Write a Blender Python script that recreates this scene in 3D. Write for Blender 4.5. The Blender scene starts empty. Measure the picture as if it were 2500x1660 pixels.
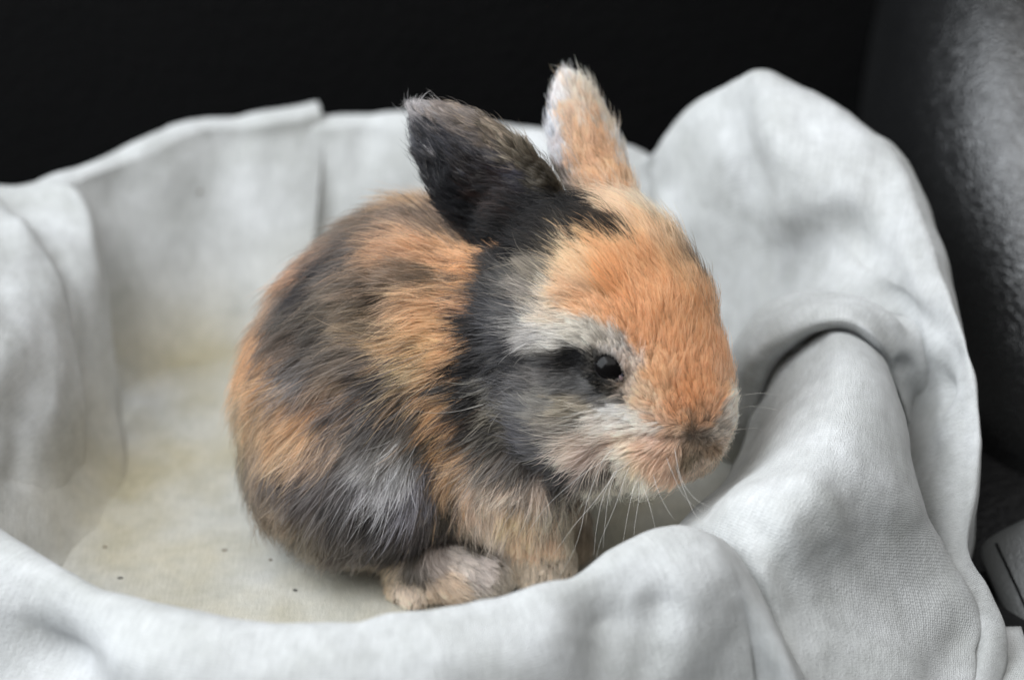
import bpy, bmesh, math, random
import numpy as np
from mathutils import Vector, Euler, noise
from mathutils.bvhtree import BVHTree
from mathutils.kdtree import KDTree

scene = bpy.context.scene
C = scene.collection
rng = np.random.default_rng(7)
random.seed(7)

# ------------------------------------------------------------------ camera
CEN = np.array([0.0, 0.0, 5.0])                  # cm, aim point
R3 = math.sqrt(3) / 2
AX = np.array([1.0, 0, 0])                       # right
AU = np.array([0, 0.5, R3])                      # camera up
AT = np.array([0, -R3, 0.5])                     # towards the camera
DIST = 62.0
LENS = 80.0
K = 36.0 / LENS * DIST / 2500.0                  # cm per photo pixel at the aim plane
cam_d = bpy.data.cameras.new('camera')
cam = bpy.data.objects.new('camera', cam_d); C.objects.link(cam)
cam.location = (CEN + AT * DIST) * 0.01
cam.rotation_euler = (math.radians(60), 0, 0)
cam_d.lens = LENS; cam_d.sensor_width = 36
cam_d.clip_start = 0.02; cam_d.clip_end = 50
cam_d.dof.use_dof = True
cam_d.dof.focus_distance = (DIST - 5.0) * 0.01
cam_d.dof.aperture_fstop = 6.3
scene.camera = cam

# ------------------------------------------------------------------ light
w = bpy.data.worlds.new('World'); scene.world = w; w.use_nodes = True
bg = w.node_tree.nodes['Background']
bg.inputs[0].default_value = (0.90, 0.95, 1.0, 1); bg.inputs[1].default_value = 0.08

def area(name, loc, target, size, power, col, sy=None):
    l = bpy.data.lights.new(name, 'AREA'); l.energy = power; l.color = col
    l.shape = 'RECTANGLE'; l.size = size; l.size_y = sy or size
    o = bpy.data.objects.new(name, l); C.objects.link(o)
    o.location = loc
    d = Vector(target) - Vector(loc)
    o.rotation_euler = d.to_track_quat('-Z', 'Y').to_euler()
    return o
area('window_light', (-0.85, -0.30, 0.95), (0, 0, 0.03), 1.3, 30.0, (0.91, 0.955, 1.0), 1.2)
area('ceiling_bounce', (0.1, -0.5, 1.7), (0, 0, 0.04), 1.9, 23.0, (1.0, 0.985, 0.96))
vs = scene.view_settings
vs.view_transform = 'Standard'; vs.look = 'None'; vs.exposure = 0.0; vs.gamma = 1.0
scene.cycles.max_bounces = 10
scene.cycles.diffuse_bounces = 4
scene.cycles.glossy_bounces = 4
scene.cycles.transmission_bounces = 8
scene.cycles.use_denoising = True
scene.cycles_curves.shape = 'RIBBONS'
scene.cycles_curves.subdivisions = 2

# ------------------------------------------------------------------ helpers
def ray(px, py):
    return AX * ((px - 1250) * K / DIST) + AU * ((830 - py) * K / DIST) - AT
def Pt(px, py, t):                               # at a distance t cm nearer than the aim plane
    return CEN + AT * DIST + ray(px, py) * (DIST - t)
def Pz(px, py, z):                               # at a height z cm
    o = CEN + AT * DIST; r = ray(px, py)
    return o + r * ((z - o[2]) / r[2])
def W(p): return Vector((p[0] * .01, p[1] * .01, p[2] * .01))

def lin(c):
    c = np.asarray(c, float) / 255.0
    return np.where(c <= .04045, c / 12.92, ((c + .055) / 1.055) ** 2.4)

def mesh_obj(name, verts, faces, mat, parent=None, smooth=True):
    me = bpy.data.meshes.new(name)
    me.from_pydata([tuple(v) for v in verts], [], [tuple(int(i) for i in f) for f in faces])
    me.update()
    if smooth: me.polygons.foreach_set('use_smooth', [True] * len(me.polygons))
    o = bpy.data.objects.new(name, me); C.objects.link(o)
    if mat: me.materials.append(mat)
    if parent: o.parent = parent
    return o

def mat(name):
    m = bpy.data.materials.new(name); m.use_nodes = True
    nt = m.node_tree
    return m, nt, nt.nodes['Principled BSDF']
def nd(nt, t, **kw):
    n = nt.nodes.new(t)
    for k, v in kw.items(): setattr(n, k, v)
    return n
def bump_chain(nt, heights, bsdf):
    prev = None
    for sock, strength, dist in heights:
        b = nd(nt, 'ShaderNodeBump'); b.inputs['Strength'].default_value = strength
        b.inputs['Distance'].default_value = dist
        nt.links.new(sock, b.inputs['Height'])
        if prev: nt.links.new(prev.outputs[0], b.inputs['Normal'])
        prev = b
    nt.links.new(prev.outputs[0], bsdf.inputs['Normal'])

# ------------------------------------------------------------------ materials
def cloth_material():
    m, nt, b = mat('velvety_knit_cloth')
    tc = nd(nt, 'ShaderNodeTexCoord')
    uv = nd(nt, 'ShaderNodeUVMap'); uv.uv_map = 'cloth'
    # fine knit: rows of small stitches in the cloth's own coordinates (1 uv = 1 cm)
    mp = nd(nt, 'ShaderNodeMapping'); mp.inputs['Scale'].default_value = (22, 13, 1)
    nt.links.new(uv.outputs[0], mp.inputs[0])
    vor = nd(nt, 'ShaderNodeTexVoronoi'); vor.inputs['Scale'].default_value = 1.0; vor.inputs['Randomness'].default_value = .38
    nt.links.new(mp.outputs[0], vor.inputs['Vector'])
    mp2 = nd(nt, 'ShaderNodeMapping'); mp2.inputs['Scale'].default_value = (14, 1.6, 1)
    nt.links.new(uv.outputs[0], mp2.inputs[0])
    rib = nd(nt, 'ShaderNodeTexNoise'); rib.inputs['Scale'].default_value = 1.0; rib.inputs['Detail'].default_value = 3
    nt.links.new(mp2.outputs[0], rib.inputs['Vector'])
    pile = nd(nt, 'ShaderNodeTexNoise'); pile.inputs['Scale'].default_value = 260; pile.inputs['Detail'].default_value = 4
    nt.links.new(tc.outputs['Object'], pile.inputs['Vector'])
    mott = nd(nt, 'ShaderNodeTexNoise'); mott.inputs['Scale'].default_value = 38; mott.inputs['Detail'].default_value = 5; mott.inputs['Roughness'].default_value = .65
    nt.links.new(tc.outputs['Object'], mott.inputs['Vector'])
    # stain on the floor of the bed, in the place where the animal lies
    sep = nd(nt, 'ShaderNodeSeparateXYZ'); nt.links.new(tc.outputs['Object'], sep.inputs[0])
    zr = nd(nt, 'ShaderNodeMapRange'); zr.inputs[1].default_value = .030; zr.inputs[2].default_value = .0
    nt.links.new(sep.outputs[2], zr.inputs[0])
    st = nd(nt, 'ShaderNodeTexNoise'); st.inputs['Scale'].default_value = 22; st.inputs['Detail'].default_value = 6
    nt.links.new(tc.outputs['Object'], st.inputs['Vector'])
    sr = nd(nt, 'ShaderNodeMapRange'); sr.inputs[1].default_value = .25; sr.inputs[2].default_value = .66
    nt.links.new(st.outputs[0], sr.inputs[0])
    xy = nd(nt, 'ShaderNodeVectorMath', operation='MULTIPLY'); xy.inputs[1].default_value = (1, 1, 0); nt.links.new(tc.outputs['Object'], xy.inputs[0])
    ds = nd(nt, 'ShaderNodeVectorMath', operation='DISTANCE'); ds.inputs[1].default_value = (-.05, 0, 0); nt.links.new(xy.outputs[0], ds.inputs[0])
    dr = nd(nt, 'ShaderNodeMapRange'); dr.inputs[1].default_value = .135; dr.inputs[2].default_value = .09; dr.inputs[4].default_value = 1.0; nt.links.new(ds.outputs['Value'], dr.inputs[0])
    m0 = nd(nt, 'ShaderNodeMath', operation='MULTIPLY'); nt.links.new(zr.outputs[0], m0.inputs[0]); nt.links.new(dr.outputs[0], m0.inputs[1])
    mu = nd(nt, 'ShaderNodeMath', operation='MULTIPLY'); nt.links.new(m0.outputs[0], mu.inputs[0]); nt.links.new(sr.outputs[0], mu.inputs[1])
    # rub marks / pile brushed lighter and darker
    ra = nd(nt, 'ShaderNodeValToRGB')
    ra.color_ramp.elements[0].position = .3; ra.color_ramp.elements[0].color = (*lin((183, 185, 183)), 1)
    ra.color_ramp.elements[1].position = .7; ra.color_ramp.elements[1].color = (*lin((209, 211, 212)), 1)
    nt.links.new(mott.outputs[0], ra.inputs[0])
    rr = nd(nt, 'ShaderNodeMapRange'); rr.inputs[1].default_value = .3; rr.inputs[2].default_value = .7; rr.inputs[3].default_value = .91; rr.inputs[4].default_value = 1.05
    nt.links.new(rib.outputs[0], rr.inputs[0])
    pr = nd(nt, 'ShaderNodeMapRange'); pr.inputs[1].default_value = .3; pr.inputs[2].default_value = .7; pr.inputs[3].default_value = .93; pr.inputs[4].default_value = 1.05
    nt.links.new(pile.outputs[0], pr.inputs[0])
    m1 = nd(nt, 'ShaderNodeMath', operation='MULTIPLY'); nt.links.new(rr.outputs[0], m1.inputs[0]); nt.links.new(pr.outputs[0], m1.inputs[1])
    vr = nd(nt, 'ShaderNodeMapRange'); vr.inputs[1].default_value = 0; vr.inputs[2].default_value = .7; vr.inputs[3].default_value = 1.05; vr.inputs[4].default_value = .90
    nt.links.new(vor.outputs['Distance'], vr.inputs[0])
    m1b = nd(nt, 'ShaderNodeMath', operation='MULTIPLY'); nt.links.new(m1.outputs[0], m1b.inputs[0]); nt.links.new(vr.outputs[0], m1b.inputs[1]); m1 = m1b
    vm = nd(nt, 'ShaderNodeVectorMath', operation='SCALE'); nt.links.new(ra.outputs[0], vm.inputs[0]); nt.links.new(m1.outputs[0], vm.inputs['Scale'])
    mx = nd(nt, 'ShaderNodeMix', data_type='RGBA'); mx.blend_type = 'MULTIPLY'
    nt.links.new(mu.outputs[0], mx.inputs[0]); nt.links.new(vm.outputs[0], mx.inputs[6]); mx.inputs[7].default_value = (.79, .70, .50, 1)
    nt.links.new(mx.outputs[2], b.inputs['Base Color'])
    b.inputs['Roughness'].default_value = .85
    b.inputs['Specular IOR Level'].default_value = .2
    b.inputs['Sheen Weight'].default_value = .25; b.inputs['Sheen Roughness'].default_value = .4
    bump_chain(nt, [(mott.outputs[0], .14, .0015), (rib.outputs[0], .3, .0004), (vor.outputs['Distance'], .65, .0004), (pile.outputs[0], .3, .0004)], b)
    return m

def leather_material(name, col, rough, scale=210, spec=.5, grain=.5):
    m, nt, b = mat(name)
    tc = nd(nt, 'ShaderNodeTexCoord')
    wn = nd(nt, 'ShaderNodeTexNoise'); wn.inputs['Scale'].default_value = 90
    nt.links.new(tc.outputs['Object'], wn.inputs['Vector'])
    ad = nd(nt, 'ShaderNodeVectorMath', operation='MULTIPLY_ADD'); ad.inputs[1].default_value = (.006, .006, .006)
    nt.links.new(wn.outputs['Color'], ad.inputs[0]); nt.links.new(tc.outputs['Object'], ad.inputs[2])
    v = nd(nt, 'ShaderNodeTexVoronoi'); v.feature = 'DISTANCE_TO_EDGE'; v.inputs['Scale'].default_value = scale
    nt.links.new(ad.outputs[0], v.inputs['Vector'])
    v2 = nd(nt, 'ShaderNodeTexVoronoi'); v2.inputs['Scale'].default_value = scale * .37
    nt.links.new(ad.outputs[0], v2.inputs['Vector'])
    peb = nd(nt, 'ShaderNodeMapRange'); peb.interpolation_type = 'SMOOTHSTEP'; peb.inputs[1].default_value = 0; peb.inputs[2].default_value = .3
    nt.links.new(v.outputs['Distance'], peb.inputs[0])
    n = nd(nt, 'ShaderNodeTexNoise'); n.inputs['Scale'].default_value = 40; n.inputs['Detail'].default_value = 3
    nt.links.new(tc.outputs['Object'], n.inputs['Vector'])
    b.inputs['Base Color'].default_value = (*col, 1)
    rm = nd(nt, 'ShaderNodeMapRange'); rm.inputs[3].default_value = rough - .06; rm.inputs[4].default_value = rough + .1
    nt.links.new(n.outputs[0], rm.inputs[0]); nt.links.new(rm.outputs[0], b.inputs['Roughness'])
    b.inputs['Specular IOR Level'].default_value = spec
    bump_chain(nt, [(n.outputs[0], .12, .001), (v2.outputs['Distance'], .3 * grain, .0007), (peb.outputs[0], grain, .00035)], b)
    return m

M_cloth = cloth_material()
M_leather = leather_material('black_leather', (.006, .0062, .0066), .3, scale=480, spec=.85, grain=.42)
M_back = leather_material('matt_black_leather', (.0035, .0035, .0037), .6, spec=.12)
M_seat = leather_material('seat_leather', (.008, .008, .0085), .33)
M_bolster = leather_material('painted_sheen_leather', (.06, .063, .063), .42, scale=500, spec=1.0, grain=.12)  # black leather, base colour lightened to stand in for its sheen

# ------------------------------------------------------------------ sofa
def empty(name, loc=(0, 0, 0)):
    o = bpy.data.objects.new(name, None); C.objects.link(o); o.location = loc; o.empty_display_size = .02
    return o
def superbox(name, centre, rad, n, m, parent, e=3.2, nu=96, nv=64, rot=(0, 0, 0)):
    """a rounded, stuffed box: superellipsoid in cm"""
    vs_, fs = [], []
    RM = Euler(rot).to_matrix()
    def sp(v, p): return math.copysign(abs(v) ** p, v)
    for j in range(nv + 1):
        ph = -math.pi / 2 + math.pi * j / nv
        for i in range(nu):
            th = 2 * math.pi * i / nu
            x = sp(math.cos(ph), 2 / e) * sp(math.cos(th), 2 / e); y = sp(math.cos(ph), 2 / e) * sp(math.sin(th), 2 / e); z = sp(math.sin(ph), 2 / e)
            p = Vector((x * rad[0], y * rad[1], z * rad[2]))
            k = 1 + .012 * noise.noise(p * .12)
            p = RM @ p
            vs_.append(((centre[0] + p.x * k) * .01, (centre[1] + p.y * k) * .01, (centre[2] + p.z * k) * .01))
    for j in range(nv):
        for i in range(nu):
            a = j * nu + i; b2 = j * nu + (i + 1) % nu
            fs.append((a, b2, b2 + nu, a + nu))
    return mesh_obj(name, vs_, fs, m, parent)

sofa = empty('sofa', (0, 0, 0))
sofa['label'] = 'black pebbled leather sofa behind and to the right of the cloth bed'; sofa['category'] = 'sofa'
superbox('backrest', (-14, 27.5, 8), (36, 9, 24), 0, M_back, sofa, e=5)
superbox('armrest', (19.28, 12.92, -4.81), (6.75, 13.5, 18.8), 0, M_leather, sofa, e=2.0, rot=(-.558, -.255, -.117), nu=160, nv=110)
pn = np.array([-.47, -.52, .71]); pn /= np.linalg.norm(pn)
pe1 = AX * .85 - AU * 1.5; pe1 -= pn * (pe1 @ pn); pe1 /= np.linalg.norm(pe1)
pe2 = np.cross(pn, pe1)
if pe2 @ AX < 0: pe2 = -pe2
pc = Pz(2380, 1328, .6)
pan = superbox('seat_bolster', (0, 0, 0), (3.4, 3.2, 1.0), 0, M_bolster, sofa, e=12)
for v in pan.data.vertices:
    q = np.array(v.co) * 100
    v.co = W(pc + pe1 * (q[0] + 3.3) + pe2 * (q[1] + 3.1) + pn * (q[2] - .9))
_v, _f = [], []
for k in range(40):
    a_ = pc + pe1 * (.3 + 6. * k / 39) + pe2 * .55 + pn * .115
    for (dx, dz) in ((-.035, 0), (0, .03), (.035, 0), (0, -.03)): _v.append((a_ + pe2 * dx + pn * dz) * .01)
for k in range(39):
    for i in range(4): _f.append((k * 4 + i, k * 4 + (i + 1) % 4, k * 4 + 4 + (i + 1) % 4, k * 4 + 4 + i))
mesh_obj('seam', _v, _f, M_back, sofa)
superbox('seat_cushion', (-8, -4, -5.4), (34, 26, 5.2), 0, M_seat, sofa, e=6)

# ------------------------------------------------------------------ cloth
cl_v, cl_f, cl_uv = [], [], []
WRK = []      # wrinkles: (p0, p1, width, height)
def wr(a, b, width, height): WRK.append((np.array(a), np.array(b), width, height))

def crom(pts, n):
    pts = np.asarray(pts, float); m = len(pts)
    ext = np.vstack([2 * pts[0:1] - pts[1:2], pts, 2 * pts[-1:] - pts[-2:-1]])
    s = np.linspace(0, m - 1 - 1e-9, n); i = s.astype(int); f = (s - i)
    sh = (n,) + (1,) * (pts.ndim - 1)
    f = f.reshape(sh)
    p0, p1, p2, p3 = ext[i], ext[i + 1], ext[i + 2], ext[i + 3]
    return .5 * ((2 * p1) + (-p0 + p2) * f + (2 * p0 - 5 * p1 + 4 * p2 - p3) * f ** 2 + (-p0 + 3 * p1 - 3 * p2 + p3) * f ** 3)

def patch(grid, nu, nv, amp=.095, seed=0, thick=.11):
    """grid[rows][cols] of cm points; a smooth sheet with real thickness"""
    g = np.asarray(grid, float)
    s = crom(g, nu)                        # rows
    s = np.swapaxes(crom(np.swapaxes(s, 0, 1), nv), 0, 1)   # nu x nv x 3
    du = np.gradient(s, axis=0); dv = np.gradient(s, axis=1)
    nrm = np.cross(du, dv); nrm /= np.linalg.norm(nrm, axis=2, keepdims=True) + 1e-9
    camp = CEN + AT * DIST
    if np.mean(np.sum((camp - s) * nrm, axis=2)) < 0: nrm = -nrm; flip = True
    else: flip = False
    h = np.zeros(s.shape[:2])
    for a, b, wd, ht in WRK:
        ab = b - a; q = np.clip(((s - a) @ ab) / (ab @ ab), 0, 1)
        d2 = np.sum((s - (a + q[..., None] * ab)) ** 2, axis=2)
        h += ht * np.exp(-d2 / wd ** 2)
    for i in range(s.shape[0]):
        for j in range(s.shape[1]):
            p = Vector(s[i, j]) + Vector((seed * 13.7, 0, 0))
            h[i, j] += amp * (noise.noise(p * .35) * 1.6 + noise.noise(p * .9) * .6 + noise.noise(p * 2.2) * .22)
    s = s + nrm * h[..., None]
    # uv in cm
    lu = np.concatenate([[0], np.cumsum(np.linalg.norm(np.diff(s, axis=0), axis=2).mean(1))])
    lv = np.concatenate([[0], np.cumsum(np.linalg.norm(np.diff(s, axis=1), axis=2).mean(0))])
    base = len(cl_v); N = nu * nv
    top = s.reshape(-1, 3); bot = (s - nrm * thick).reshape(-1, 3)
    cl_v.extend(top * .01); cl_v.extend(bot * .01)
    uvs = [(lv[j] + seed * 3.3, lu[i]) for i in range(nu) for j in range(nv)]
    cl_uv.extend(uvs); cl_uv.extend(uvs)
    def q(a, b, c, d):
        cl_f.append((a, b, c, d) if not flip else (d, c, b, a))
    for i in range(nu - 1):
        for j in range(nv - 1):
            a = base + i * nv + j
            q(a, a + nv, a + nv + 1, a + 1)
            q(a + 1 + N, a + nv + 1 + N, a + nv + N, a + N)
    for j in range(nv - 1):
        a = base + j; q(a, a + 1, a + 1 + N, a + N)
        a = base + (nu - 1) * nv + j; q(a + 1, a, a + N, a + 1 + N)
    for i in range(nu - 1):
        a = base + i * nv; q(a + nv, a, a + N, a + nv + N)
        a = base + i * nv + nv - 1; q(a, a + nv, a + nv + N, a + N)
    return s

def G(rows): return [[Pz(*c) for c in r] for r in rows]
BC = np.array([-2.5, 0, 0])
def outward(p):
    d = p - BC; d[2] = 0
    return d / np.linalg.norm(d)
Zv = np.array([0, 0, 1.0])

# creases and dents of the cloth
wr(Pz(395, 860, 1.5), Pz(500, 740, 2.4), .9, .45)
wr(Pz(500, 740, 2.4), Pz(640, 690, 3.0), .9, .45)
wr(Pz(560, 790, 1.2), Pz(700, 770, 1.6), .9, -.25)
wr(Pz(430, 520, 4.0), Pz(520, 620, 3.2), 1.0, -.35)
wr(Pz(430, 600, 3.0), Pz(350, 420, 4.6), .9, .18)
wr(Pz(1480, 1520, 4.4), Pz(1440, 1640, 3.2), .9, -.75)
wr(Pz(1620, 1480, 4.6), Pz(1600, 1700, 3.0), .45, -.30)
wr(Pz(1700, 1440, 4.6), Pz(1740, 1680, 3.0), 1.0, .25)
wr(Pz(120, 1600, 3.6), Pz(220, 1720, 2.6), 1.3, -1.5)
wr(Pz(1395, 1410, 4.9), Pz(1560, 1345, 5.1), .35, -.14)
wr(Pz(1780, 270, 8.6), Pz(1850, 420, 7.4), .9, -.28)
wr(Pz(1950, 420, 8.2), Pz(1880, 620, 5.8), 1.1, .22)
wr(Pz(1900, 640, 5.2), Pz(2080, 600, 6.9), 1.1, -.42)
wr(Pz(2080, 600, 6.9), Pz(2180, 700, 6.4), .9, -.3)
wr(Pz(1930, 520, 7.0), Pz(2060, 480, 8.0), .6, .22)
wr(Pz(1700, 560, 4.6), Pz(1720, 760, 2.2), .7, .2)
wr(Pz(1800, 560, 5.6), Pz(1760, 800, 2.2), .5, -.2)
wr(Pz(268, 520, 4.6), Pz(325, 900, 1.0), .5, -.55)
wr(Pz(2200, 905, 4.8), Pz(2312, 965, 4.5), .35, -.4)
wr(Pz(2130, 690, 6.1), Pz(2260, 800, 6.0), .4, -.2)
wr(Pz(1770, 1060, 1.4), Pz(1835, 940, 3.0), .3, .25)
wr(Pz(1960, 330, 8.9), Pz(2150, 520, 7.6), .5, -.16)
wr(Pz(1640, 470, 4.8), Pz(1780, 330, 7.6), .5, -.16)
wr(Pz(40, 560, 5.6), Pz(110, 1000, 3.0), .5, .28)
wr(Pz(150, 640, 4.9), Pz(230, 1020, 1.4), .35, -.22)
wr(Pz(-20, 700, 5.6), Pz(40, 1150, 2.4), .45, -.25)
wr(Pz(300, 480, 4.6), Pz(420, 800, 1.4), .8, -.25)
wr(Pz(640, 300, 5.6), Pz(600, 640, 2.6), .7, .16)
wr(Pz(900, 300, 5.4), Pz(860, 480, 3.8), .5, -.15)
wr(Pz(300, 1520, 4.6), Pz(700, 1600, 4.0), .6, -.15)
wr(Pz(900, 1560, 4.6), Pz(1250, 1520, 4.8), .7, -.16)
wr(Pz(1150, 1620, 4.0), Pz(1350, 1500, 4.6), .5, .16)
wr(Pz(1980, 1180, 5.8), Pz(2150, 1420, 3.5), .5, .16)
wr(Pz(1850, 1290, 5.2), Pz(1990, 1500, 3.4), .5, -.22)
wr(Pz(2250, 960, 4.3), Pz(2330, 880, 5.4), .5, -.25)
wr(Pz(2100, 1380, 3.8), Pz(2250, 1440, 2.6), 1.3, -.35)
wr(Pz(2000, 1600, 2.2), Pz(2150, 1640, 1.6), 1.3, .25)
wr(Pz(2350, 1560, 1.0), Pz(2300, 1640, 1.0), .6, -.35)

# floor of the bed
fl = [[np.array([x, y, 0.0]) for x in np.linspace(-17, 12, 8)] for y in np.linspace(-13, 12, 8)]
patch(fl, 90, 100, amp=.05, seed=1)

def wall(rims, bases, nu, nv, seed, out=(.7, 3.0), thick=.11, belly=.25, inn=.35):
    rows = [[] for _ in range(8)]
    for (r, b_) in zip(rims, bases):
        Rm = Pz(*r); Bs = Pz(*b_); o = outward(Rm.copy())
        rows[0].append(Rm + o * (out[0] + .8) - Zv * (out[1] + 2.5))
        rows[1].append(Rm + o * out[0] - Zv * 1.1)
        rows[2].append(Rm + o * .28 - Zv * .12)
        rows[3].append(Rm - o * inn - Zv * .18)
        A = Rm - o * (inn + .35) - Zv * .9
        rows[4].append(A)
        rows[5].append(A * .5 + Bs * .5 + o * belly - Zv * .2)
        rows[6].append(Bs + o * .15 + Zv * .12)
        rows[7].append(Bs - o * 1.2 - Zv * .18)
    return patch(rows, nu, nv, seed=seed, thick=thick)

# back wall
wall([(690, 300, 5.5), (770, 286, 5.6), (900, 277, 5.7), (1050, 284, 5.7), (1200, 300, 5.6), (1350, 326, 5.5), (1500, 352, 5.3), (1590, 382, 5.0), (1680, 430, 4.6), (1760, 480, 4.4)],
     [(700, 800, 0), (770, 790, 0), (900, 780, 0), (1050, 770, 0), (1200, 770, 0), (1350, 780, 0), (1500, 790, 0), (1580, 800, 0), (1650, 830, 0), (1720, 860, 0)],
     80, 110, 2)
# left back wall, its right edge a free pleat over the back wall
wall([(20, 500, 5.4), (125, 434, 5.5), (240, 390, 5.6), (350, 345, 5.7), (480, 292, 5.9), (600, 284, 5.8), (700, 268, 5.9), (778, 253, 5.95)],
     [(200, 1060, 0), (250, 1000, 0), (310, 950, 0), (380, 905, 0), (480, 875, 0), (580, 860, 0), (670, 850, 0), (750, 845, 0)],
     90, 110, 3)
# left fold lying over it
patch(G([
    [(-260, 520, 3.5), (-100, 500, 3.8), (40, 490, 4.0), (110, 480, 4.3), (160, 470, 4.3), (150, 478, 3.6)],
    [(-260, 470, 5.8), (-100, 458, 5.7), (40, 452, 5.6), (125, 436, 5.7), (185, 462, 5.5), (196, 482, 4.7)],
    [(-260, 560, 5.9), (-90, 545, 5.6), (70, 525, 5.4), (170, 505, 5.45), (225, 530, 5.2), (238, 552, 4.1)],
    [(-260, 760, 5.9), (-80, 740, 5.3), (80, 715, 4.9), (195, 690, 4.45), (255, 690, 3.95), (266, 712, 2.7)],
    [(-260, 950, 5.7), (-80, 930, 4.7), (80, 905, 3.8), (205, 885, 2.7), (272, 880, 1.95), (284, 900, .9)],
    [(-260, 1120, 5.3), (-80, 1100, 3.7), (80, 1070, 2.4), (205, 1055, 1.25), (285, 1040, .6), (305, 1050, .1)],
    [(-260, 1300, 4.2), (-80, 1290, 2.4), (80, 1270, 1.2), (215, 1230, .3), (305, 1190, .0), (335, 1190, -.3)],
    [(-260, 1440, 2.8), (-80, 1430, 1.2), (80, 1410, .2), (180, 1370, -.1), (270, 1340, -.35), (320, 1330, -.6)],
]), 90, 60, seed=4)
patch(G([
    [(-260, 400, 6.3), (-60, 450, 6.0), (20, 515, 5.75), (90, 600, 5.35), (150, 690, 4.85), (185, 830, 3.6), (200, 980, 2.2), (205, 1120, .9), (200, 1300, -.6)],
    [(-260, 520, 6.4), (-80, 540, 6.2), (0, 600, 5.8), (60, 680, 5.4), (110, 770, 4.8), (140, 890, 3.8), (150, 1020, 2.7), (150, 1150, 1.5), (140, 1350, -.1)],
    [(-260, 700, 6.5), (-120, 720, 6.2), (-60, 770, 5.8), (-20, 830, 5.3), (20, 900, 4.7), (40, 990, 3.8), (50, 1090, 2.9), (50, 1190, 2.0), (40, 1380, .4)],
    [(-260, 900, 6.3), (-200, 900, 6.0), (-160, 940, 5.6), (-140, 980, 5.1), (-120, 1030, 4.5), (-100, 1080, 3.8), (-80, 1150, 3.1), (-60, 1250, 2.3), (-60, 1420, .8)],
]), 50, 80, seed=5)

# front rim
frs = [(-260, 1160, 5.3), (-120, 1225, 5.2), (0, 1293, 5.1), (80, 1335, 5.0), (150, 1374, 4.9), (300, 1443, 4.8), (500, 1492, 4.8), (700, 1507, 4.8), (850, 1502, 4.9),
       (950, 1482, 5.0), (1100, 1472, 5.0), (1250, 1443, 5.0), (1370, 1402, 5.1), (1500, 1330, 5.3), (1600, 1290, 5.4), (1680, 1282, 5.3)]
def front(rims, nu, nv, seed):
    rows = [[] for _ in range(8)]
    for r in rims:
        Rm = Pz(*r); o = outward(Rm.copy())
        rows[0].append(Rm - o * 1.6 - Zv * 5.0)
        rows[1].append(Rm - o * 1.1 - Zv * 2.2)
        rows[2].append(Rm - o * .42 - Zv * .62)
        rows[3].append(Rm)
        rows[4].append(Rm + o * .75 + Zv * .02)
        rows[5].append(Rm + o * 1.7 - Zv * .75)
        rows[6].append(Rm + o * 2.4 - Zv * 2.6)
        rows[7].append(Rm + o * 2.9 - Zv * 5.2)
    return rows
fr = front(frs, 0, 0, 0)
# hump turning the corner and falling away to the right
tail = G([[(1740, 1400, 1.6), (1850, 1600, .2)],
          [(1750, 1340, 3.4), (1850, 1500, 1.6)],
          [(1768, 1312, 4.7), (1848, 1420, 3.6)],
          [(1782, 1325, 4.9), (1868, 1440, 4.0)],
          [(1810, 1390, 4.7), (1900, 1540, 3.5)],
          [(1835, 1500, 3.9), (1925, 1650, 2.6)],
          [(1845, 1640, 2.4), (1930, 1770, 1.2)],
          [(1820, 1830, .1), (1910, 1930, -.4)]])
tail2 = G([[(1900, 1780, -.4)], [(1900, 1690, .6)], [(1905, 1600, 2.2)], [(1925, 1600, 2.6)], [(1965, 1700, 2.0)], [(1985, 1800, 1.2)], [(1985, 1900, .3)], [(1975, 2050, -.5)]])
fr = [a + b + c for a, b, c in zip(fr, tail, tail2)]
patch(fr, 90, 260, seed=6)

# right: broad fold running down over the outside
patch(G([
    [(1850, 970, 2.4), (1905, 890, 3.9), (1975, 820, 4.8), (2030, 795, 5.4), (2095, 805, 5.3), (2150, 860, 4.8), (2150, 920, 3.6)],
    [(1830, 1015, 2.4), (1905, 940, 4.3), (1990, 850, 5.6), (2045, 815, 6.2), (2115, 835, 6.1), (2170, 890, 5.3), (2165, 950, 3.8)],
    [(1815, 1060, 2.2), (1895, 1005, 4.4), (1985, 940, 5.7), (2060, 910, 6.3), (2140, 930, 6.1), (2195, 975, 5.2), (2185, 1030, 3.6)],
    [(1790, 1120, 2.0), (1865, 1088, 4.6), (1950, 1050, 5.6), (2040, 1030, 6.1), (2150, 1050, 5.7), (2220, 1090, 4.7), (2210, 1150, 3.2)],
    [(1760, 1180, 2.3), (1830, 1150, 4.6), (1900, 1135, 5.5), (2000, 1150, 5.8), (2130, 1190, 5.1), (2250, 1230, 3.9), (2240, 1290, 2.4)],
    [(1680, 1260, 2.3), (1740, 1230, 4.4), (1810, 1225, 5.2), (1940, 1270, 5.3), (2110, 1320, 4.2), (2300, 1325, 2.9), (2290, 1390, 1.4)],
    [(1640, 1330, 2.3), (1680, 1310, 3.4), (1750, 1340, 4.0), (1880, 1400, 4.3), (2090, 1450, 3.1), (2385, 1478, 1.5), (2350, 1540, .3)],
    [(1640, 1450, .6), (1700, 1430, 2.0), (1800, 1470, 2.4), (1900, 1530, 3.1), (2090, 1570, 2.2), (2385, 1590, .9), (2350, 1650, .0)],
    [(1660, 1650, -.4), (1750, 1640, .6), (1830, 1670, 1.2), (1930, 1720, 1.8), (2100, 1740, 1.2), (2360, 1720, .4), (2330, 1780, -.2)],
]), 120, 110, seed=7)

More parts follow.
